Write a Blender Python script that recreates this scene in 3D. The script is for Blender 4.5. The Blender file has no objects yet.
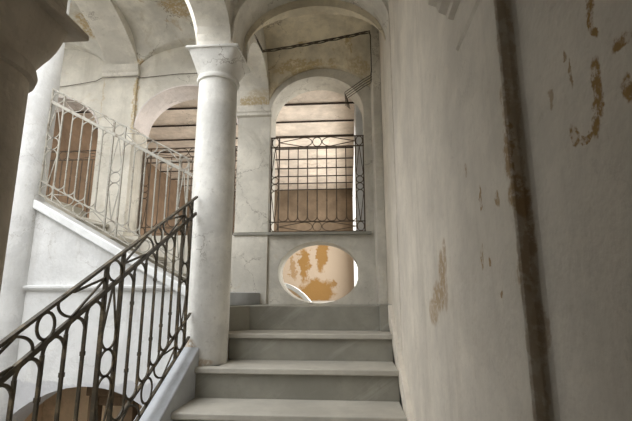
import bpy, bmesh, random
from math import *
from mathutils import Vector, Matrix
random.seed(7)
SC = bpy.context.scene
COL = SC.collection

# ------------------------------------------------------------------ materials
class NT:
    def __init__(s, name, rough=.8, spec=.2):
        s.m = bpy.data.materials.new(name); s.m.use_nodes = True
        s.t = s.m.node_tree; s.b = s.t.nodes['Principled BSDF']
        s.b.inputs['Roughness'].default_value = rough
        s.b.inputs['Specular IOR Level'].default_value = spec
        s.pos = s.t.nodes.new('ShaderNodeNewGeometry').outputs['Position']
    def set(s, sock, v):
        if hasattr(v, 'is_linked') or isinstance(v, bpy.types.NodeSocket): s.t.links.new(v, sock)
        else:
            if isinstance(v, tuple) and len(v) == 3 and sock.type == 'RGBA': v = v + (1,)
            sock.default_value = v
    def vec(s, op, a, b=None):
        n = s.t.nodes.new('ShaderNodeVectorMath'); n.operation = op
        s.set(n.inputs[0], a)
        if b is not None: s.set(n.inputs[1], b)
        return n.outputs['Value'] if op == 'LENGTH' else n.outputs[0]
    def math(s, op, a, b=0.):
        n = s.t.nodes.new('ShaderNodeMath'); n.operation = op
        s.set(n.inputs[0], a); s.set(n.inputs[1], b); return n.outputs[0]
    def noise(s, scale, detail=4, rough=.55, stretch=(1, 1, 1), off=(0, 0, 0), dist=0., color=False, vec=None):
        n = s.t.nodes.new('ShaderNodeTexNoise')
        v = s.vec('MULTIPLY', vec or s.pos, stretch); v = s.vec('ADD', v, off)
        s.t.links.new(v, n.inputs['Vector'])
        n.inputs['Scale'].default_value = scale; n.inputs['Detail'].default_value = detail
        n.inputs['Roughness'].default_value = rough; n.inputs['Distortion'].default_value = dist
        return n.outputs['Color'] if color else n.outputs['Fac']
    def ramp(s, f, a, b, lo=0., hi=1.):
        n = s.t.nodes.new('ShaderNodeMapRange'); n.interpolation_type = 'SMOOTHSTEP'
        s.set(n.inputs[0], f)
        for i, v in enumerate((a, b, lo, hi)): n.inputs[i + 1].default_value = v
        return n.outputs[0]
    def mix(s, f, a, b):
        n = s.t.nodes.new('ShaderNodeMix'); n.data_type = 'RGBA'
        s.set(n.inputs[0], f); s.set(n.inputs[6], a); s.set(n.inputs[7], b); return n.outputs[2]
    def blobs(s, blobs, warp=.05, wscale=9, brk=True):
        w = s.noise(wscale, 4, .65, color=True)
        w = s.vec('SUBTRACT', w, (.5, .5, .5)); w = s.vec('SCALE', w); w.node.inputs['Scale'].default_value = warp
        p = s.vec('ADD', s.pos, w); out = None
        for c, r, k in blobs:
            l = s.vec('LENGTH', s.vec('DIVIDE', s.vec('SUBTRACT', p, c), r))
            f = s.ramp(l, .7, 1.1, k, 0.)
            out = f if out is None else s.math('MAXIMUM', out, f)
        return s.math('MULTIPLY', out, s.ramp(s.noise(38, 5, .7), .38, .52, .15, 1.)) if brk else out
    def done(s, color, bump=None, strength=.15, dist=.01):
        s.set(s.b.inputs['Base Color'], color)
        if bump is not None:
            n = s.t.nodes.new('ShaderNodeBump'); n.inputs['Strength'].default_value = strength; n.inputs['Distance'].default_value = dist
            s.t.links.new(bump, n.inputs['Height']); s.t.links.new(n.outputs[0], s.b.inputs['Normal'])
        return s.m

def plaster(name, base, dirt=(.30, .26, .19), ochre=(.36, .22, .08), odirt=.5, oochre=.0, blobs=None, off=(0, 0, 0), mott=.12, dado=None, flake=.35, streak=.5, crack=.6, brk=True, warp=.05, wscale=9, bcol=None):
    n = NT(name, .88, .12)
    dark = tuple(v * (1 - mott * 2) for v in base); lite = tuple(min(1, v * (1 + mott)) for v in base)
    c = n.mix(n.ramp(n.noise(2.3, 7, .65, off=off), .32, .68), dark, lite)
    c = n.mix(n.ramp(n.noise(4.2, 9, .72, off=(off[0] + 2, off[1], off[2]), dist=.3), .505, .545, 0, flake), c, tuple(v * .80 for v in base))
    c = n.mix(n.ramp(n.noise(7, 6, .65, stretch=(1, 1, .12), off=off), .50, .78, 0, streak), c, tuple(v * k for v, k in zip(base, (.66, .64, .60))))
    c = n.mix(n.ramp(n.noise(30, 5, .75, off=off), .56, .74, 0, .35), c, dirt)
    c = n.mix(n.ramp(n.noise(1.5, 9, .72, off=(off[0] + 9, off[1], off[2]), dist=.9), .53, .74, 0, odirt), c, dirt)
    vo = n.t.nodes.new('ShaderNodeTexVoronoi'); vo.feature = 'DISTANCE_TO_EDGE'; vo.inputs['Scale'].default_value = 1.9
    wv = n.vec('SCALE', n.noise(5, 5, .7, color=True)); wv.node.inputs['Scale'].default_value = .35
    n.t.links.new(n.vec('ADD', n.pos, wv), vo.inputs['Vector'])
    ck = n.math('MULTIPLY', n.ramp(vo.outputs['Distance'], .0, .012, 1, 0), n.ramp(n.noise(1.3, 2, .5, off=(off[0], off[1] + 4, off[2])), .50, .60, 0, crack))
    c = n.mix(ck, c, (.16, .12, .08))
    if dado:
        z, col = dado
        sp = n.t.nodes.new('ShaderNodeSeparateXYZ'); n.t.links.new(n.pos, sp.inputs[0])
        h = n.math('ADD', sp.outputs[2], n.math('MULTIPLY', n.noise(6, 5, .7), .16))
        c = n.mix(n.ramp(h, z + .09, z + .07), c, col)
    if oochre:
        c = n.mix(n.ramp(n.noise(2.6, 8, .7, off=(off[0] - 5, off[1] + 3, off[2]), dist=.8), .60, .66, 0, oochre), c, ochre)
    if blobs: c = n.mix(n.blobs(blobs, warp, wscale, brk), c, bcol or ochre)
    h = n.math('ADD', n.noise(3, 5, .6, off=off), n.math('MULTIPLY', n.noise(24, 5, .7, off=off), .3))
    return n.done(c, h, .35, .03)

def marble(name, base, vein, off=(0, 0, 0)):
    n = NT(name, .5, .35)
    c = n.mix(n.ramp(n.noise(3.5, 7, .65, off=off), .35, .68), tuple(v * .80 for v in base), base)
    rot = n.t.nodes.new('ShaderNodeVectorRotate'); rot.inputs['Axis'].default_value = (0, 1, 0); rot.inputs['Angle'].default_value = .62
    n.t.links.new(n.pos, rot.inputs['Vector'])
    w = n.noise(2.6, 7, .62, stretch=(.35, 1, 2.6), off=off, dist=.5, vec=rot.outputs[0])
    c = n.mix(n.ramp(w, .56, .70, 0, .55), c, vein)
    c = n.mix(n.ramp(n.noise(9, 7, .75, off=off), .54, .74, 0, .45), c, tuple(v * .6 for v in base))
    return n.done(c, n.noise(18, 4, .6), .08, .01)

def iron(name, base, wear, amount=.5, rough=.55):
    n = NT(name, rough, .3)
    c = n.mix(n.ramp(n.noise(14, 5, .7), .48, .7, 0, amount), base, wear)
    c = n.mix(n.ramp(n.noise(45, 3, .6), .6, .75, 0, .35), c, tuple(v * .5 for v in base))
    return n.done(c, n.noise(60, 3, .6), .15, .004)

OCH = (.36, .225, .085)
rw_blobs = [((.34, 1.68, .00), (.3, .13, .06), .7), ((.34, 1.60, .08), (.3, .06, .09), .7), ((.34, 1.54, .14), (.3, .03, .07), .6), ((.34, 1.80, -.06), (.3, .10, .06), .6), ((.34, 1.56, .02), (.3, .04, .08), .5),
            ((.34, 1.09, .245), (.3, .010, .035), .9), ((.34, 1.11, .10), (.3, .014, .03), .8), ((.34, 1.055, .085), (.3, .008, .012), .9), ((.34, .99, .005), (.3, .008, .012), .9),
            ((.34, .97, .22), (.3, .018, .02), .8), ((.34, 1.2, .36), (.3, .01, .02), .6),
            ((.40, .655, .335), (.02, .013, .042), 1), ((.40, .665, .30), (.02, .008, .02), 1), ((.40, .735, .278), (.02, .012, .022), 1), ((.40, .705, .262), (.02, .03, .008), 1), ((.40, .672, .268), (.02, .014, .02), 1),
            ((.40, .655, .292), (.02, .010, .014), 1), ((.40, .645, .455), (.02, .010, .030), 1), ((.40, .640, .42), (.02, .008, .012), 1), ((.40, .585, .285), (.02, .013, .02), 1), ((.40, .585, .36), (.02, .026, .012), 1),
            ((.40, .735, .43), (.02, .008, .012), .8), ((.40, .72, .39), (.02, .006, .03), .8), ((.40, .80, .38), (.01, .008, .02), .6),
            ((.343, .88, .30), (.010, .03, .08), .8), ((.352, .878, .20), (.018, .03, .06), .8), ((.362, .877, .12), (.012, .03, .06), .6), ((.352, .878, .05), (.014, .03, .05), .6), ((.366, .874, -.06), (.012, .03, .06), .5), ((.343, .88, .42), (.010, .02, .06), .6)]
LB = [((-1.06, 9.85, .75), (.13, .3, .45), 1), ((-.62, 9.85, .95), (.17, .3, .40), 1), ((-.75, 9.85, .10), (.42, .3, .34), 1), ((-1.35, 9.85, .70), (.07, .3, .3), .7), ((-.35, 9.85, .25), (.12, .3, .12), .9)]
rw_blobs = [(((.378, c[1] * .945, c[2] * .945), (.05, a[1], a[2]), k) if c[0] == .40 else (c, a, k)) for c, a, k in rw_blobs] + [((.355, .877, .25), (.05, .006, .9), .35)]
VB = [((-2.90, 3.95, 2.92), (.16, .2, .12), .8), ((-1.75, 3.80, 3.0), (.22, .16, .1), .8), ((-2.40, 4.27, 2.60), (.10, .12, .12), .8), ((-3.05, 3.7, 3.0), (.2, .1, .1), .6), ((-1.6, 4.2, 2.8), (.3, .1, .05), .6), ((-2.0, 4.25, 2.75), (.2, .1, .05), .6)]
M = {}
M['right'] = plaster('worn right wall plaster', (.80, .735, .635), blobs=rw_blobs, ochre=(.40, .255, .11), warp=.045, wscale=22, mott=.07, odirt=.25, crack=.15, flake=.2, dirt=(.52, .45, .35))
M['back'] = plaster('back wall plaster', (.72, .68, .595), off=(3, 1, 0), odirt=.5, mott=.1, oochre=.2, ochre=(.50, .38, .2), blobs=[((-2.41, 4.28, 2.15), (.025, .06, .42), .8), ((-2.80, 4.27, 2.2), (.02, .06, .3), .5), ((-1.0, 4.27, 2.02), (.2, .1, .05), .6), ((-2.6, 4.25, 2.66), (.2, .1, .04), .7)], warp=.1, wscale=12)
M['white'] = plaster('white limewash', (.70, .70, .69), off=(1, 7, 0), odirt=.3, mott=.07, dirt=(.48, .45, .40), crack=.3, flake=.5, streak=.6)
M['court'] = plaster('white courtyard wall', (.70, .70, .69), off=(2, 5, 1), odirt=.12, mott=.05, dirt=(.5, .44, .36), dado=(-.62, (.52, .52, .53)), crack=.3)
M['vault'] = plaster('stained vault plaster', (.75, .715, .635), off=(6, 2, 3), odirt=.75, oochre=.45, mott=.14, dirt=(.40, .33, .22), crack=.9, ochre=(.44, .31, .14), blobs=VB, warp=.22, wscale=7)
M['vaultgold'] = plaster('damp landing vault', (.76, .68, .52), off=(2, 8, 3), odirt=.85, oochre=.75, mott=.17, dirt=(.42, .33, .19), ochre=(.47, .34, .15), crack=.8, blobs=[((-.45, 4.2, 2.46), (.4, .2, .07), .7), ((.12, 4.1, 2.42), (.14, .2, .12), .6), ((-.80, 4.0, 2.25), (.07, .3, .2), .6)], warp=.25, wscale=7)
M['arch'] = plaster('arch plaster', (.75, .71, .63), off=(4, 4, 4), odirt=.5, oochre=.35, ochre=(.50, .38, .2), mott=.11, blobs=[((-1.03, 4.25, 2.12), (.22, .2, .07), .8), ((-.95, 4.1, 2.2), (.2, .3, .06), .5)], warp=.15, wscale=9)
M['pinkarch'] = plaster('pinkish arch', (.74, .67, .63), off=(4, 1, 4), odirt=.3, mott=.08)
M['column'] = plaster('column plaster', (.76, .74, .69), off=(8, 3, 1), odirt=.35, mott=.1, blobs=[((-1.13, 2.99, -.36), (.07, .1, .07), .7), ((-1.05, 2.97, -.45), (.12, .1, .03), .6)], ochre=(.40, .27, .14))
M['columndark'] = plaster('column plaster with painted shade', (.50, .44, .36), off=(5, 3, 6), odirt=.5, mott=.12)  # darker copy of the column plaster, shade put into the colour
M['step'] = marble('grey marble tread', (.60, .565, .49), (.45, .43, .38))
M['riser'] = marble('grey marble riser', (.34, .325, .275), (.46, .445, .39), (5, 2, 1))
M['string'] = marble('pale marble stringer', (.46, .475, .49), (.32, .33, .34), (1, 9, 3))
M['coping'] = marble('white marble coping', (.80, .81, .80), (.6, .6, .6), (2, 2, 2))
M['iron'] = iron('bronze brown iron', (.05, .038, .022), (.20, .15, .085), .7)
M['darkiron'] = iron('dark rusty iron', (.085, .062, .042), (.20, .12, .065), .6, .7)
M['paint'] = iron('flaking pale grey paint', (.37, .35, .30), (.13, .095, .06), .85, .6)
M['cable'] = iron('old dark cable', (.085, .07, .05), (.22, .18, .13), .6, .8)
M['joist'] = iron('rusted joist', (.045, .035, .03), (.10, .06, .04), .5, .8)
M['brickvault'] = plaster('limewashed jack arch', (.74, .64, .54), off=(1, 2, 9), odirt=.5, mott=.12, dirt=(.44, .31, .22))
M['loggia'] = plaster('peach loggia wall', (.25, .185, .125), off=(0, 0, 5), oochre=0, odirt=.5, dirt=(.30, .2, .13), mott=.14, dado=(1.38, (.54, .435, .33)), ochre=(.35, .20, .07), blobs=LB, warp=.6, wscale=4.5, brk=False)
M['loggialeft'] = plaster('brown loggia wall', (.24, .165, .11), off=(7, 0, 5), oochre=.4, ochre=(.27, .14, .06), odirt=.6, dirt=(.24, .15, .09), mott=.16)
M['ochre'] = plaster('ochre recess plaster', (.74, .55, .36), off=(1, 3, 5), odirt=.6, oochre=.4, ochre=(.33, .19, .08), dirt=(.26, .17, .1))
M['wood'] = plaster('old dark timber', (.13, .085, .05), off=(1, 3, 8), odirt=.5, dirt=(.06, .04, .025))
M['floor'] = marble('stone floor', (.42, .40, .36), (.3, .3, .28), (3, 3, 3))

# ------------------------------------------------------------------ mesh helpers
class MB:
    def __init__(s): s.bm = bmesh.new()
    def box(s, x0, x1, y0, y1, z0, z1, bev=0.):
        b = bmesh.new()
        v = [b.verts.new((x, y, z)) for x in (x0, x1) for y in (y0, y1) for z in (z0, z1)]
        for f in ((0, 1, 3, 2), (4, 6, 7, 5), (0, 4, 5, 1), (2, 3, 7, 6), (0, 2, 6, 4), (1, 5, 7, 3)): b.faces.new([v[i] for i in f])
        if bev: bmesh.ops.bevel(b, geom=b.edges[:], offset=bev, segments=2, profile=.5, affect='EDGES')
        s.merge(b); return s
    def merge(s, b):
        me = bpy.data.meshes.new('t'); b.to_mesh(me); b.free(); s.bm.from_mesh(me); bpy.data.meshes.remove(me)
    def prism(s, pts, d, bev=0.):
        """pts: planar polygon (3D), d: extrusion vector"""
        b = bmesh.new(); d = Vector(d)
        a = [b.verts.new(p) for p in pts]; c = [b.verts.new(Vector(p) + d) for p in pts]
        n = len(pts); b.faces.new(a[::-1]); b.faces.new(c)
        for i in range(n): b.faces.new((a[i], a[(i + 1) % n], c[(i + 1) % n], c[i]))
        bmesh.ops.recalc_face_normals(b, faces=b.faces[:])
        if bev: bmesh.ops.bevel(b, geom=b.edges[:], offset=bev, segments=2, profile=.5, affect='EDGES')
        s.merge(b); return s
    def sweep(s, pts, w, h=None, n=6, closed=False, up=None):
        """round (h None: radius w) or rectangular section swept along pts; up = direction of the h axis"""
        P = [Vector(p) for p in pts]; m = len(P); rings = []; bm = s.bm
        ref = Vector(up) if up else None
        for i, p in enumerate(P):
            if closed: t = P[(i + 1) % m] - P[i - 1]
            else: t = P[min(i + 1, m - 1)] - P[max(i - 1, 0)]
            t.normalize()
            r = ref if ref else (Vector((0, 0, 1)) if abs(t.z) < .9 else Vector((0, 1, 0)))
            a = t.cross(r).normalized(); b = a.cross(t).normalized()
            if h is None: o = [a * (w * cos(2 * pi * k / n)) + b * (w * sin(2 * pi * k / n)) for k in range(n)]
            else: o = [a * (sx * w / 2) + b * (sy * h / 2) for sx, sy in ((-1, -1), (1, -1), (1, 1), (-1, 1))]
            rings.append([bm.verts.new(p + q) for q in o])
        k = len(rings[0])
        for i in range(m if closed else m - 1):
            A, B = rings[i], rings[(i + 1) % m]
            for j in range(k): bm.faces.new((A[j], A[(j + 1) % k], B[(j + 1) % k], B[j]))
        if not closed: bm.faces.new(rings[0][::-1]); bm.faces.new(rings[-1])
        return s
    def rings(s, R, cap=True):
        bm = s.bm; V = [[bm.verts.new(p) for p in r] for r in R]; k = len(V[0])
        for A, B in zip(V, V[1:]):
            for j in range(k): bm.faces.new((A[j], A[(j + 1) % k], B[(j + 1) % k], B[j]))
        if cap: bm.faces.new(V[0][::-1]); bm.faces.new(V[-1])
        return s
    def lathe(s, cx, cy, prof, n=48):
        return s.rings([[(cx + r * cos(2 * pi * k / n), cy + r * sin(2 * pi * k / n), z) for k in range(n)] for r, z in prof])
    def sheet(s, f, us, vs, thick):
        """height field f(u,v) with a flat underside curve, thickened upwards"""
        bm = s.bm
        L = [[bm.verts.new((u, v, f(u, v))) for v in vs] for u in us]
        T = [[bm.verts.new((u, v, f(u, v) + thick)) for v in vs] for u in us]
        for i in range(len(us) - 1):
            for j in range(len(vs) - 1):
                bm.faces.new((L[i][j], L[i][j + 1], L[i + 1][j + 1], L[i + 1][j])); bm.faces.new((T[i][j], T[i + 1][j], T[i + 1][j + 1], T[i][j + 1]))
        def side(a, b):
            for i in range(len(a) - 1): bm.faces.new((a[i], a[i + 1], b[i + 1], b[i]))
        side(L[0], T[0]); side(L[-1], T[-1]); side([r[0] for r in L], [r[0] for r in T]); side([r[-1] for r in L], [r[-1] for r in T])
        return s
    def build(s, name, mat, parent=None, smooth=False, angle=40):
        bmesh.ops.recalc_face_normals(s.bm, faces=s.bm.faces[:])
        me = bpy.data.meshes.new(name); s.bm.to_mesh(me); s.bm.free(); me.materials.append(mat)
        o = bpy.data.objects.new(name, me); COL.objects.link(o)
        if parent: o.parent = parent; o.matrix_parent_inverse = Matrix.Translation(parent.location).inverted()
        if smooth:
            for p in me.polygons: p.use_smooth = True
            try: me.set_sharp_from_angle(angle=radians(angle))
            except Exception: pass
        return o

def tag(o, label, cat, group=None):
    o['label'] = label; o['category'] = cat
    if group: o['group'] = group
    return o
def struct(o, label=None):
    o['kind'] = 'structure'
    if label: o['label'] = label
    return o
def thing(name, label, cat, loc=(0, 0, 0), group=None):
    o = bpy.data.objects.new(name, None); COL.objects.link(o); o.location = loc
    return tag(o, label, cat, group)
def lin(a, b, n): return [a + (b - a) * i / n for i in range(n + 1)]

def wall_xz(y0, y1, x0, x1, z0, z1, openings):
    """wall in the x-z plane pierced by openings (x_lo, x_hi, bottom(x), top(x)); built as strips"""
    mb = MB(); xs = {x0, x1}
    for a, b, f, g in openings:
        for i in range(29): xs.add(round((a + b) / 2 - (b - a) / 2 * cos(pi * i / 28), 5))
    xs = sorted(x for x in xs if x0 <= x <= x1)
    for a, b in zip(xs, xs[1:]):
        m = (a + b) / 2; cuts = []
        for lo, hi, f, g in openings:
            if lo < m < hi: cuts.append((f, g))
        cuts.sort(key=lambda c: c[0](m))
        lows = [lambda x: z0] + [c[1] for c in cuts]; highs = [c[0] for c in cuts] + [lambda x: z1]
        for lo, hi in zip(lows, highs):
            if hi(m) - lo(m) < 1e-4: continue
            mb.prism([(a, y0, lo(a)), (b, y0, lo(b)), (b, y0, hi(b)), (a, y0, hi(a))], (0, y1 - y0, 0))
    bmesh.ops.remove_doubles(mb.bm, verts=mb.bm.verts[:], dist=1e-5)
    # drop the inner faces the strips share
    seen = {}
    for f in mb.bm.faces: seen.setdefault(tuple(sorted(v.index for v in f.verts)), []).append(f)
    mb.bm.verts.index_update(); seen = {}
    for f in mb.bm.faces: seen.setdefault(tuple(sorted(v.index for v in f.verts)), []).append(f)
    kill = [f for l in seen.values() if len(l) > 1 for f in l]
    if kill: bmesh.ops.delete(mb.bm, geom=kill, context='FACES_ONLY')
    return mb
def arch_open(xa, xb, zsill, zspring, rise):
    c, a = (xa + xb) / 2, (xb - xa) / 2
    return (xa, xb, lambda x: zsill, lambda x: zspring + rise * sqrt(max(0, 1 - ((x - c) / a) ** 2)))
def oval_open(cx, cz, a, b):
    return (cx - a, cx + a, lambda x: cz - b * sqrt(max(0, 1 - ((x - cx) / a) ** 2)), lambda x: cz + b * sqrt(max(0, 1 - ((x - cx) / a) ** 2)))

# ------------------------------------------------------------------ layout (eye level is z = 0)
D, RIS = .35, .194
YA, ZA = 3.25, -.276              # front edge and height of the last tread below the landing
ZL = ZA + RIS                      # landing
XR = .309                          # right end of the treads
WR, WN = .34, .378                  # right wall: far pilaster face, near recessed face
XC, YC, RC = -1.055, 3.13, .157    # newel column
XL = -2.64                         # column on the far corner of the well
YB = 4.3                           # back wall face
FL = -2.6                          # courtyard floor
ROOF = 3.7
SL = RIS / D
def nose(y): return ZA + (y - YA) * SL

# ------------------------------------------------------------------ setting
struct(MB().box(-4.6, .9, -2.4, 10.2, FL - .2, FL).build('floor', M['floor']))
struct(MB().box(-3.9, 1.5, YB + .3, 10.2, -.35, -.10).build('floor', M['floor']), 'stone floor of the loggia behind the arcade')
# right wall in plan, extruded
plan = [(WR, YB + .05), (WR, .882), (WR + .004, .877), (.362, .877), (.372, .868), (.377, .855), (WN, .835), (WN, -2.2), (.8, -2.2), (.8, YB + .05)]
struct(MB().prism([(x, y, FL) for x, y in plan], (0, 0, ROOF - FL)).build('wall_right', M['right']), 'worn cream plaster wall beside the stairs')
struct(MB().box(.262, WR, 3.9, YB + .01, -.09, 2.75, .006).build('wall_right', M['back']), 'narrow corner pier at the back of the landing')
struct(MB().box(.333, WR + .01, 2.94, 3.28, -.35, 2.12, .004).build('wall_right', M['right']), 'shallow pilaster on the right wall at the landing edge')
# back wall with the arcade and the oval hole
SILL, ARX = .63, (-.838, .18)
ops = [arch_open(ARX[0], ARX[1], SILL, 1.98, .425), oval_open(-.316, .240, .415, .312),
       arch_open(-2.40, -1.20, SILL, 1.86, .50), arch_open(-4.0, -2.80, SILL, 1.78, .50)]
struct(wall_xz(YB, YB + .32, -4.6, .9, FL, ROOF, ops).build('wall_back', M['back']), 'cream arcade wall with railed arches and an oval hole')
struct(MB().box(-1.19, ARX[0], YB - .03, YB + .01, -.1, SILL, .004).box(-1.19, ARX[0], YB - .03, YB + .01, SILL + .02, 1.93, .004).build('wall_back', M['back']), 'flat pillar between the two right arches')
imp = [(0, 1.93), (.035, 1.945), (.035, 1.97), (.05, 1.985), (.06, 2.03), (.06, 2.05), (0, 2.05)]
struct(MB().prism([(-1.21, YB - .02 - a, z) for a, z in imp], (.385, 0, 0)).build('trim_1', M['arch']), 'impost moulding on the flat pillar')
struct(MB().box(-1.2, .23, YB - .05, YB + .02, SILL - .012, SILL + .016, .004).build('trim_2', M['riser']), 'thin stone sill under the barred arch')
struct(MB().box(-2.80, -2.40, YB - .03, YB + .01, SILL, 2.47, .004).build('wall_back', M['back']), 'broad flat pier between the two left arches')
imp = [(0, 2.47), (.03, 2.49), (.03, 2.53), (.05, 2.55), (.055, 2.60), (.055, 2.62), (0, 2.62)]
struct(MB().prism([(-2.82, YB - .02 - a, z) for a, z in imp], (.44, 0, 0)).build('trim_3', M['arch']), 'impost moulding on the broad pier')
# pinkish rings inside the two left arches
for i, (a, b, s) in enumerate(((-2.40, -1.20, 1.86), (-4.0, -2.80, 1.78))):
    mb = MB(); c, r = (a + b) / 2, (b - a) / 2
    pts = [(c - (r - .012) * cos(pi * k / 30), s + (.50 - .012) * sin(pi * k / 30)) for k in range(31)]
    out = [(c - (r + .004) * cos(pi * k / 30), s + .504 * sin(pi * k / 30)) for k in range(31)]
    for k in range(30):
        mb.prism([(pts[k][0], YB - .012, pts[k][1]), (pts[k + 1][0], YB - .012, pts[k + 1][1]), (out[k + 1][0], YB - .012, out[k + 1][1]), (out[k][0], YB - .012, out[k][1])], (0, .335, 0))
    struct(mb.build('trim_%d' % (4 + i), M['pinkarch'], smooth=True), 'pale pink plaster lining of the arcade arch')
# wall of the well under the second flight, with a low arch
def zcope(x): return .823 - (x + 2.62) * .536       # top of the second flight's coping
R0 = .82; cz = -.644 - R0
low = (-2.60, -1.25, lambda x: FL, lambda x: cz + sqrt(max(0, R0 * R0 - (x + 1.92) ** 2)))
mb = wall_xz(YC - .02, YC + .25, -4.6, XC + .1, FL, .06, [low])
struct(mb.build('wall_courtyard', M['court']), 'white well wall with a low arch beneath the second flight')
struct(MB().prism([(-1.29, YC - .02, .05), (XL, YC - .02, .05), (XL, YC - .02, zcope(XL) - .06)], (0, .14, 0)).build('wall_courtyard', M['white']), 'white triangular wall below the sloping coping')
struct(MB().box(-4.6, XL - .05, YC - .02, YC + .2, .05, .95).build('wall_courtyard', M['white']), 'white wall under the upper landing')
led = [(0, .036), (-.02, .045), (-.03, .06), (-.03, .075), (0, .082)]
struct(MB().prism([(XL, YC - .02 + a, z) for a, z in led], (XL * -1 + XC, 0, 0)).build('trim_6', M['white']), 'white string course ledge on the well wall')
struct(MB().box(-2.9, -1.1, YC + .50, YC + .8, FL, -.2).box(-2.9, -2.6, YC + .2, YC + .7, FL, -.2).box(-1.25, -1.0, YC + .2, YC + .7, FL, -.2).box(-2.9, -1.1, YC + .24, YC + .7, -.45, -.2).build('wall_recess', M['ochre']), 'ochre plaster recess behind the low arch')
struct(MB().box(-4.75, -4.6, -2.4, 10, FL, ROOF + .3).build('wall_left_bounce', M['white']))  # unseen white wall, added to bounce and hold light in the well
struct(MB().box(-4.75, .8, -2.4, -2.2, FL, ROOF).build('wall_front_blocker', M['white']))  # unseen wall behind the camera, added to stop sky light
# plaster under the first flight
pts = [(y, nose(y) - .12) for y in (-.9, 2.97)]
struct(MB().prism([(-1.18, -.9, FL), (-1.18, 2.99, FL), (-1.18, 2.99, nose(2.99) - .12), (-1.18, -.9, nose(-.9) - .12)], (.12, 0, 0)).build('wall_flight', M['white']), 'plaster flank carrying the first flight')

# ------------------------------------------------------------------ vaults and arches
def ell(t): return sqrt(max(0., 1 - t * t))
def chord(y): return 2.06 + (y - 2.95) * .66
def fx(x, a=-.92, b=WR): return ell((x - (a + b) / 2) / ((b - a) / 2))
us, vs = lin(-.93, WR + .02, 34), lin(-2.2, 2.98, 60)
def v1(x, y):
    t = (y - 2.05) / .91
    return chord(max(y, 1.0)) + max(.62 * fx(x), .60 * ell(t) if abs(t) < 1 else 0) + .06
struct(MB().sheet(v1, us, vs, .12).build('ceiling', M['arch'], smooth=True, angle=25), 'rampant vault over the first flight')
struct(MB().box(-1.3, .8, -2.3, 2.97, ROOF - .1, ROOF).build('ceiling', M['white']))  # unseen slab added over the vault to block light from above
def groin4(x0, x1, y0, y1, bl, br, fl, fr, cx, cy):
    def f(x, y):
        u, v = (x - x0) / (x1 - x0), (y - y0) / (y1 - y0)
        z = (fl * (1 - u) + fr * u) * (1 - v) + (bl * (1 - u) + br * u) * v
        return z + max(max(cx - z, 0) * ell(2 * u - 1), max(cy - z, 0) * ell(2 * v - 1))
    return f
def cosl(a, b, n): return [(a + b) / 2 - (b - a) / 2 * cos(pi * i / n) for i in range(n + 1)]
Y1 = 3.28
struct(MB().sheet(groin4(-.88, WR, Y1 - .02, YB, 2.0, 2.0, 2.06, 2.06, 2.50, 2.76), cosl(-.88, WR, 44), cosl(Y1 - .02, YB + .02, 44), .1).build('ceiling', M['vaultgold'], smooth=True, angle=25), 'groin vault over the landing with damp brown stains')
struct(MB().sheet(groin4(-2.44, -1.18, Y1 - .02, YB, 2.52, 2.36, 3.0, 2.30, 2.86, 3.02), cosl(-2.46, -1.16, 44), cosl(Y1 - .02, YB + .02, 44), .1).build('ceiling', M['vault'], smooth=True, angle=25), 'groin vault over the second flight')
struct(MB().sheet(groin4(-4.1, -2.76, Y1 - .02, YB, 2.50, 2.52, 3.0, 3.0, 2.90, 3.02), cosl(-4.6, -2.74, 44), cosl(Y1 - .02, YB + .02, 44), .1).build('ceiling', M['vault'], smooth=True, angle=25), 'groin vault over the upper landing')
def arch_x(x0, x1, ya, yb, za, zb, rise, top, n=28):
    """arch spanning in y between (ya,za) and (yb,zb), width x0..x1"""
    mb = MB()
    P = [((ya + yb) / 2 - (yb - ya) / 2 * cos(pi * i / n),) for i in range(n + 1)]
    P = [(p[0], za + (zb - za) * (p[0] - ya) / (yb - ya) + rise * sin(pi * i / n)) for i, p in enumerate(P)]
    for (y, z), (y2, z2) in zip(P, P[1:]):
        mb.prism([(x0, y, z), (x0, y2, z2), (x0, y2, top(y2)), (x0, y, top(y))], (x1 - x0, 0, 0))
    return mb
def arch_y(y0, y1, xa, xb, za, zb, rise, top, n=28):
    mb = MB()
    P = [(xa + xb) / 2 - (xb - xa) / 2 * cos(pi * i / n) for i in range(n + 1)]
    P = [(x, za + (zb - za) * (x - xa) / (xb - xa) + rise * sin(pi * i / n)) for i, x in enumerate(P)]
    for (x, z), (x2, z2) in zip(P, P[1:]):
        mb.prism([(x, y0, z), (x2, y0, z2), (x2, y0, top(x2)), (x, y0, top(x))], (0, y1 - y0, 0))
    return mb
YN = .98                           # column at the foot of the flight
ZCAP = 1.95                        # top of the newel column's abacus
ZNC = .845
struct(arch_x(-1.19, -.92, YN + .15, YC - .15, ZNC, ZCAP, .60, lambda y: ROOF).build('trim_7', M['arch'], smooth=True), 'rampant arch rising from the foot column to the newel column')
struct(arch_y(YC - .16, YC + .16, -.90, WR, 2.12, 2.12, .46, lambda x: ROOF).box(-1.20, -.90, YC - .15, YC + .15, ZCAP, ROOF).build('trim_8', M['arch'], smooth=True), 'wide arch from the newel column to the right wall')
struct(arch_y(YC - .15, YC + .15, XL + .15, -1.205, 2.94, ZCAP, .62, lambda x: ROOF).box(XL - .15, XL + .15, YC - .15, YC + .15, 2.94, ROOF).build('trim_9', M['arch'], smooth=True), 'rampant arch over the edge of the second flight')
struct(arch_x(-1.19, -.86, YC + .15, YB, ZCAP, 2.05, .44, lambda y: ROOF).build('trim_10', M['arch'], smooth=True), 'short arch from the newel column back to the flat pillar')
struct(arch_x(-2.80, -2.42, YC + .15, YB, 3.0, 2.62, .14, lambda y: ROOF).build('trim_11', M['arch'], smooth=True), 'short arch from the far column back to the broad pier')
struct(MB().box(-4.6, XL - .15, YC - .15, YC + .15, 3.0, ROOF).build('wall_courtyard', M['white']))
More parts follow.
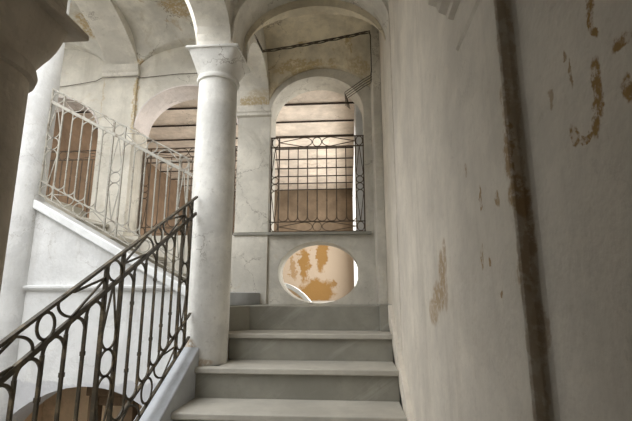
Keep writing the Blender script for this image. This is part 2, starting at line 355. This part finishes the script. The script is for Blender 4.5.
struct(MB().box(-4.75, .8, YC - .2, YB + .4, ROOF - .02, ROOF + .1).build('ceiling', M['white']))  # unseen roof slab, added to keep overhead light off the bays
struct(MB().box(-1.20, -.90, YN - .15, YN + .16, ZNC, ROOF).box(-1.20, -.90, -2.2, YN - .16, FL, ROOF).build('wall_flight', M['columndark']), 'wall block above the foot column and added wall blocking light behind it')  # second box: unseen full height wall, added to darken the near flight
# broken impost on the right wall
prof = [(0, .855), (.018, .86), (.022, .872), (.045, .885), (.052, .905), (.075, .915), (.078, .935), (.078, .955), (.088, .96), (.088, .985), (0, .985)]
struct(MB().prism([(WR - a, 1.215, z) for a, z in prof], (0, -.42, 0)).build('trim_12', M['right']), 'broken impost moulding high on the right wall')
struct(MB().prism([(WR + .004, 1.19, .725), (WR - .008, 1.185, .735), (WR - .010, 1.185, .755), (WR + .004, 1.18, .78)], (0, -.36, 0)).build('trim_13', M['right']), 'thin plaster scar below the broken impost')

# ------------------------------------------------------------------ stairs
st = thing('staircase', 'grey marble staircase climbing ahead to the landing below the oval hole', 'staircase', (-.35, 2.0, FL))
for k in range(-9, 1):
    y, z = YA + k * D, ZA + k * RIS
    x0 = -1.05
    if k == 0:
        mb = MB().prism([(-1.32, YC + .17, z - .036), (-.885, YA, z - .036), (XR, YA, z - .036), (XR, YB - .02, z - .036), (-1.32, YB - .02, z - .036)], (0, 0, .036), .006)
    elif k == -1:
        mb = MB().box(-1.05, XR, y, y + D + .05, z - .036, z, .006)
    else:
        mb = MB().box(x0, XR, y, y + D + .04, z - .036, z, .006)
    mb.build('tread', M['step'], st)
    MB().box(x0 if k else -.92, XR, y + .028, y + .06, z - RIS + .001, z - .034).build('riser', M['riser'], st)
# landing with its bent riser
land = [(-1.32, 3.45), (-1.02, 3.40), (-.845, 3.60), (XR - .065, 3.60), (XR - .065, YB), (-1.32, YB)]
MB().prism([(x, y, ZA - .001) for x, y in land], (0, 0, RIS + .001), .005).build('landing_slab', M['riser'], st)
MB().box(XR - .068, WR, 3.53, 3.92, ZA, ZL + .015, .005).build('skirting_block', M['riser'], st)
MB().prism([(-1.32, 3.40, ZL), (-1.06, 3.46, ZL), (-.90, YB - .02, ZL), (-1.32, YB - .02, ZL)], (0, 0, .115), .005).build('winder_step', M['string'], st)
# stringer on the well side
S0, S1 = YN + .16, 2.975
MB().prism([(-1.19, S0, nose(S0) - .34), (-1.19, S1, nose(S1) - .34), (-1.19, S1, nose(S1) + .085), (-1.19, S0, nose(S0) + .085)], (.148, 0, 0), .008).build('stringer', M['string'], st)
# stepped stone skirting on the right
MB().prism([(XR - .002, .4, nose(.4) - .1), (XR - .002, 3.54, nose(3.54) - .1), (XR - .002, 3.54, nose(3.54) + .05), (XR - .002, .4, nose(.4) + .05)], (WR - XR + .006, 0, 0), .004).build('skirting', M['right'], st)
# masonry below the treads
struct(MB().prism([(-1.05, -.6, FL), (-1.05, YB - .02, FL), (-1.05, YB - .02, ZA - .30), (-1.05, YA + .05, ZA - .30), (-1.05, -.2, nose(-.2) - .32), (-1.05, -.6, nose(-.6) - .32)], (WR + 1.05, 0, 0)).build('wall_flight', M['white']), 'masonry carrying the treads')
# second flight, rising to the left behind the coping
s2 = thing('staircase', 'second marble flight rising left behind the white sloping coping', 'staircase', (-1.9, 3.7, ZL))
for k in range(6):
    x = -1.24 - k * .33; z = ZL + .115 + RIS * .93 * k
    MB().box(max(x - .36, -3.0), x, YC + .12, YB - .02, z - .035, z, .005).build('tread', M['step'], s2)
    MB().box(x - .05, x - .02, YC + .12, YB - .02, z - RIS, z - .03).build('riser', M['riser'], s2)
mb = MB()
for k in range(6):
    x = -1.24 - k * .33; mb.box(max(x - .36, -2.92), x - .04, YC + .235, YB - .005, -.15, ZL + .115 + RIS * .93 * k - .036)
mb.build('masonry', M['riser'], s2)
MB().box(-4.6, -2.85, YC + .14, YB - .01, .80, .90).build('landing_slab', M['step'], s2)
cp = [(XL + .03, zcope(XL + .03)), (-1.19, zcope(-1.19))]
MB().prism([(cp[0][0], YC - .055, cp[0][1] - .07), (cp[1][0], YC - .055, cp[1][1] - .07), (cp[1][0], YC - .055, cp[1][1]), (cp[0][0], YC - .055, cp[0][1])], (0, .20, 0), .008).build('coping', M['coping'], s2)

# ------------------------------------------------------------------ columns
def column(name, label, x, y, zb, zt, mat, r=RC, ch=.215, ab=.212, bt=.202):
    """shaft, bell shaped capital turning from round to square, thin abacus"""
    t = thing(name, label, 'column', (x, y, zb))
    zc = zt - ch
    n = 26; prof = []
    for i in range(n + 1):
        f = i / n; z = zb + (zc - .03 - zb) * f
        prof.append((r * (1.03 - .05 * f * f) , z))
    MB().lathe(x, y, prof).build('shaft', mat, t, smooth=True)
    a = [(r * .99, zc - .035), (r * 1.07, zc - .03), (r * 1.10, zc - .012), (r * 1.07, zc + .004), (r * 1.0, zc + .008)]
    MB().lathe(x, y, a).build('neck_ring', mat, t, smooth=True)
    R = []; N = 64
    for i in range(15):
        f = i / 14; z = zc + .004 + f * (ch - .022)
        s = r * 1.0 + (bt - r) * (f ** 1.75) + .004 * sin(pi * f); p = 2 + 12 * f ** 2
        ring = []
        for k in range(N):
            th = 2 * pi * (k + .5) / N; c, q = cos(th), sin(th)
            rr = s / ((abs(c) ** p + abs(q) ** p) ** (1 / p))
            ring.append((x + rr * c, y + rr * q, z))
        R.append(ring)
    MB().rings(R).build('bell', mat, t, smooth=True)
    MB().box(x - ab, x + ab, y - ab, y + ab, zc + ch - .022, zt, .006).build('abacus', mat, t)
    return t
column('column', 'pale round column with a square topped capital between the two flights', XC, YC, ZA - RIS, ZCAP, M['column'])
column('column', 'bright white column at the top of the sloping coping', XL, YC, FL, 2.94, M['white'])
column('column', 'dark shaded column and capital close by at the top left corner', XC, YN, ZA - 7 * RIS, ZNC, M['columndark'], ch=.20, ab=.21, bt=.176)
struct(MB().box(-1.2, -.9, 2.98, 3.30, FL, ZA - RIS).build('wall_flight', M['white']), 'pier under the newel column')

# ------------------------------------------------------------------ railings
def railing(name, label, o, u, slope, layout, H, h2, hb, h0, mat, r, flat, nring, top_bow=True, s_ends=None, hw=(.016, .010, .014, .010)):
    """layout: list of ('stile', s0, s1) and ('panel', s0, s1, number of gaps). Local coordinates: s along u, h upright; sheared with the slope."""
    o = Vector(o); u = Vector(u); nrm = u.cross(Vector((0, 0, 1))).normalized()
    def W(s, h): return o + u * s + Vector((0, 0, h + slope * s))
    t = thing(name, label, 'railing', W(s_ends[0], h0))
    s0, s1 = s_ends
    def bar(h, w, hh, nm): MB().sweep([W(s0, h), W(s1, h)], w, hh, up=(0, 0, 1)).build(nm, mat, t)
    bar(H, hw[0], hw[1], 'handrail'); bar(h2, hw[2], hw[3], 'rail_bar'); bar(hb, flat, flat * .6, 'rail_bar'); bar(h0, flat, flat * .6, 'rail_bar')
    Q = sqrt(1 + slope * slope)
    def V(c, h, a, b):
        """upright (unsheared) offset a, b from the point c on the slope"""
        return W(c, h) + u * a + Vector((0, 0, b))
    def oval(cs, ch, rs, rh, nm='ring'):
        MB().sweep([V(cs, ch, rs * cos(2 * pi * k / 22), rh * sin(2 * pi * k / 22)) for k in range(22)], r * 1.5, r * .9, closed=True, up=nrm).build(nm, mat, t)
    def drop(pt, cen, base, ra, rb, vert=False):
        """teardrop from an apex to a round end"""
        d = 1 if cen > pt else -1; A = W(base, pt) if vert else W(pt, base); P = [A]
        for k in range(25):
            a = -pi / 2 + pi * k / 24
            if vert: P.append(V(base, cen, rb * sin(a), d * ra * cos(a)))
            else: P.append(V(cen, base, d * ra * cos(a), rb * sin(a)))
        MB().sweep(P + [A], r * 1.4, r * .9, up=nrm).build('teardrop', mat, t)
    for it in layout:
        if it[0] == 'stile':
            _, a, b = it
            for s in (a, b):
                if s0 - .001 <= s <= s1 + .001: MB().sweep([W(s, h0), W(s, H)], r * 2.4, r * 2.4, up=nrm).build('post', mat, t)
            c, w = (a + b) / 2, (b - a) / 2 - r * 1.2
            g1, g2 = (H - h2) / 2 / Q - flat * .35, (hb - h0) / 2 / Q - flat * .3
            oval(c, (H + h2) / 2, min(w, g1 * 1.3), g1)
            oval(c, (hb + h0) / 2, min(w, g2 * 1.3), g2)
            mid = (h2 + hb) / 2
            if nring == 2: oval(c, mid + w * 1.05, w, w); oval(c, mid - w * 1.05, w, w); e = w * 2.1
            else: oval(c, mid, w, w); e = w
            drop(h2, mid + e + w * 1.1, c, w * 1.1, w, True); drop(hb, mid - e - w * 1.1, c, w * 1.1, w, True)
        else:
            _, a, b, n = it; g = (b - a) / n; q = g / 2
            k0 = 1
            for i in range(1, n + 1):
                s = a + g * i
                if s < s0 or s - g < s0 - .06: continue
                mb = MB(); tb = MB()
                if i < n:
                    zt = h2 + abs(slope) * q - q * Q - flat * .3; zb = hb - abs(slope) * q + q * Q + flat * .3
                    if not top_bow: zt = h2
                    mb.sweep([W(s, zb), W(s, zt)], r * 1.7, r * 1.7, up=nrm)
                    for f in (.27, .73):
                        hz = hb + (h2 - hb) * f
                        mb.sweep([W(s, hz - r * 1.2), W(s, hz + r * 1.2)], r * 2.3, r * 2.3, up=nrm)
                c = s - q
                if top_bow: (mb if i < n else tb).sweep([V(c, h2 - q * Q - flat * .3, -q * cos(pi * k / 16), q * sin(pi * k / 16)) for k in range(17)], r * 1.6, r * 1.2, up=nrm)
                mb.sweep([V(c, hb + q * Q + flat * .3, -q * cos(pi * k / 16), -q * sin(pi * k / 16)) for k in range(17)], r * 1.6, r * 1.2, up=nrm)
                mb.build('baluster' if i < n else 'bow', mat, t)
                if len(tb.bm.verts): tb.build('bow', mat, t)
            c = (a + b) / 2
            for hm, rr in (((H + h2) / 2, (H - h2) / 2 / Q - flat * .35), ((hb + h0) / 2, (hb - h0) / 2 / Q - flat * .3)):
                oval(c, hm, rr * .95, rr)
                if a >= s0: drop(a, c - rr * 2.9, hm, rr * 1.8, rr)
                drop(b, c + rr * 2.9, hm, rr * 1.8, rr)
    return t
# first flight: along +y at X=-1.12; s = y, handrail .735 at y=3.0
zr = .702 - 2.927 * .533
railing('railing', 'dark bronze iron stair railing climbing the near marble stringer', (-1.12, 0, zr), (0, 1, 0), .533,
        [('stile', 1.05, 1.165), ('panel', 1.165, 1.885, 6), ('stile', 1.885, 2.02), ('panel', 2.02, 2.744, 6), ('stile', 2.744, 2.88)],
        0., -.125, -.84, -1.00, M['iron'], .0072, .018, 1, s_ends=(YN + .165, 2.965), hw=(.018, .013, .014, .022))
# second flight: along x at Y=YC-.03; rises to the left
SX = -.535
railing('railing', 'flaking pale grey iron railing above the sloping white coping', (-2.48, YC - .02, 1.722), (1, 0, 0), SX,
        [('stile', .0, .115), ('panel', .115, .573, 5), ('stile', .573, .673), ('panel', .673, 1.15, 5), ('stile', 1.15, 1.225)],
        0., -.115, -.805, -.915, M['paint'], .0050, .014, 1, s_ends=(-.02, 1.27), hw=(.014, .010, .014, .024))
# arcade railings
def bay(label, xa, xb, Y, n, top):
    w = .085
    railing('railing', label, (xa, Y, top), (1, 0, 0), 0., [('stile', .012, .012 + w), ('panel', .012 + w, xb - xa - .012 - w, n), ('stile', xb - xa - .012 - w, xb - xa - .012)],
            -.012, -.125, -.95, -1.055, M['darkiron'], .0056, .015, 2, top_bow=False, s_ends=(.003, xb - xa - .003))
bay('rusty iron window railing in the arch above the oval hole', ARX[0], ARX[1], YB + .03, 8, 1.715)
bay('dark railing across the arch behind the central column', -2.40, -1.20, YB + .26, 8, 1.715)
bay('dark railing across the far left arch beside the white column', -4.0, -2.80, YB + .26, 8, 1.715)

# ------------------------------------------------------------------ loggia behind the arcade
ZJ, YF, XLL = 2.5, 9.85, -3.85
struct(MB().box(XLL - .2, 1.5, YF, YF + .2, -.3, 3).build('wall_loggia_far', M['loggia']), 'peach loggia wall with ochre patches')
struct(MB().box(XLL - .2, XLL, YB + .3, YF, -.3, 3).build('wall_loggia_left', M['loggialeft']), 'brown plaster side wall of the loggia')
struct(MB().box(.10, .30, YB + .3, 5.1, -.3, 3).box(.10, .30, 9.3, YF, -.3, 3).box(.10, .30, 5.1, 9.3, 2.2, 3).build('wall_loggia_right', M['white']), 'white side wall of the loggia open to daylight')
js = [4.66] + [5.19 + .57 * i for i in range(9)]
for i, y in enumerate(js):
    o = MB().box(XLL, .12, y - .013, y + .013, ZJ - .003, ZJ + .010).box(XLL, .12, y - .006, y + .006, ZJ, ZJ + .14).build('iron_joist', M['joist'])
    tag(o, 'dark rusted iron joist between limewashed jack arches of the loggia ceiling', 'joist', 'iron joists of the loggia ceiling')
for i, (a, b) in enumerate(zip(js, js[1:] + [YF + .05])):
    mb = MB(); n = 10
    mb.sheet(lambda x, y: ZJ - .010 + .055 * ell((y - (a + b) / 2) / ((b - a) / 2 + .03)), [XLL, .12], lin(a, b, 12), .05)
    struct(mb.build('ceiling', M['brickvault'], smooth=True), 'limewashed brick jack arch of the loggia ceiling')
struct(MB().box(XLL - .2, 1.2, YB + .3, YF + .2, 2.75, 2.9).build('ceiling', M['white']))
# curved white kerb outside the oval
mb = MB()
ck, rk, zk = -1.06, .674, -.47
P = [(ck + rk * cos(a), zk + rk * sin(a)) for a in lin(.56, pi - .56, 28)]
Q = [(ck + (rk - .05) * cos(a), zk + (rk - .05) * sin(a)) for a in lin(.62, pi - .62, 28)]
for i in range(28):
    mb.prism([(P[i][0], 5.6, P[i][1]), (P[i + 1][0], 5.6, P[i + 1][1]), (Q[i + 1][0], 5.6, Q[i + 1][1]), (Q[i][0], 5.6, Q[i][1])], (0, .2, 0))
k = thing('arched_parapet', 'low arched parapet with a white rim seen through the oval hole', 'parapet', (ck, 5.7, -.1))
mb.build('rim', M['coping'], k)
MB().prism([(x, 5.63, z) for x, z in Q], (0, .14, 0)).build('infill', M['ochre'], k)

# recess under the second flight
lt = thing('timber_lintel', 'dark old timber lintel over a dim niche under the low arch', 'lintel', (-1.78, YC + .6, -.8))
MB().box(-1.99, -1.60, YC + .10, YC + .22, -.735, -.665, .008).build('beam', M['wood'], lt)
MB().box(-1.97, -1.91, YC + .11, YC + .21, -1.6, -.735, .006).build('post', M['wood'], lt)
MB().box(-1.91, -1.70, YC + .14, YC + .18, -.81, -.735, .004).build('board', M['wood'], lt)
MB().box(-1.70, -1.62, YC + .11, YC + .21, -1.6, -.735, .006).build('post', M['wood'], lt)

# ------------------------------------------------------------------ cable bundle
cb = thing('cable_bundle', 'bundle of old dark cables strung across the landing vault and down the corner', 'cable', (-.3, 3.9, 2.6))
def sag(a, b, n=10, s=.0): return [tuple(a[j] + (b[j] - a[j]) * i / n - (s * 4 * i / n * (1 - i / n) if j == 2 else 0) for j in range(3)) for i in range(n + 1)]
path = [(-.868, 3.42, 2.40), (-.86, 3.60, 2.44)] + sag((-.84, 3.80, 2.425), (.24, 3.88, 2.645), 26, .012) + [(.25, 3.885, 2.60), (.252, 3.885, 2.20)]
for i in range(3):
    p = []
    for k, (x, y, z) in enumerate(path):
        a = 2.1 * i + k * .55
        p.append((x, y - abs(.006 * cos(a)), z + .013 * sin(a)))
    MB().sweep(p, .0055, n=6).build('cable', M['cable'], cb)
for i in range(4):
    e = i * .030
    p = [(.252, 3.90, 2.22 - e), (.254, 4.12, 2.295 - e), (.19, 4.20, 2.30 - e), (-.02 + e * .3, 4.285, 2.195 - e * .8), (-.01 + e * .5, 4.29, 2.04 - e * .5)]
    MB().sweep(p, .0042, n=6).build('cable', M['cable'], cb)
tag(MB().sweep([(-3.7, YB - .015, 2.36), (-3.2, YB - .015, 2.41), (-2.9, YB - .02, 2.45), (-2.81, YB - .05, 2.47), (-2.39, YB - .05, 2.475), (-2.36, YB - .015, 2.47), (-1.9, YB - .015, 2.50), (-1.22, YB - .015, 2.49)], .0035, n=6).build('wire', M['cable']), 'thin dark wire running level along the back wall above the left arches', 'wire')
# ------------------------------------------------------------------ light
w = bpy.data.worlds.new('sky'); SC.world = w; w.use_nodes = True
bg = w.node_tree.nodes['Background']; bg.inputs[0].default_value = (.92, .96, 1.0, 1); bg.inputs[1].default_value = 2.6
def area(name, loc, rot, sx, sy, power, col):
    l = bpy.data.lights.new(name, 'AREA'); l.shape = 'RECTANGLE'; l.size = sx; l.size_y = sy; l.energy = power; l.color = col
    o = bpy.data.objects.new(name, l); COL.objects.link(o); o.location = loc; o.rotation_euler = rot; return o
area('daylight_well', (-2.9, .6, 3.6), (radians(0), 0, 0), 3.2, 4.4, 150, (.97, .98, 1.0))
area('fill_loggia', (.6, 7.2, 1.2), (0, radians(90), 0), 2.0, 4.0, 80, (1.0, .95, .86))  # lamp added outside the open side to strengthen the loggia's light

# ------------------------------------------------------------------ camera (eye at the origin)
cd = bpy.data.cameras.new('camera'); cam = bpy.data.objects.new('camera', cd); COL.objects.link(cam)
cd.sensor_width = 36; cd.lens = 421 / 632 * 36; cd.clip_start = .05; cd.clip_end = 200
cam.rotation_euler = (radians(90 + 11.5), 0, radians(4.5))
SC.camera = cam
SC.view_settings.view_transform = 'Standard'; SC.view_settings.look = 'None'
SC.view_settings.exposure = .33; SC.view_settings.gamma = 1; SC.view_settings.use_curve_mapping = False
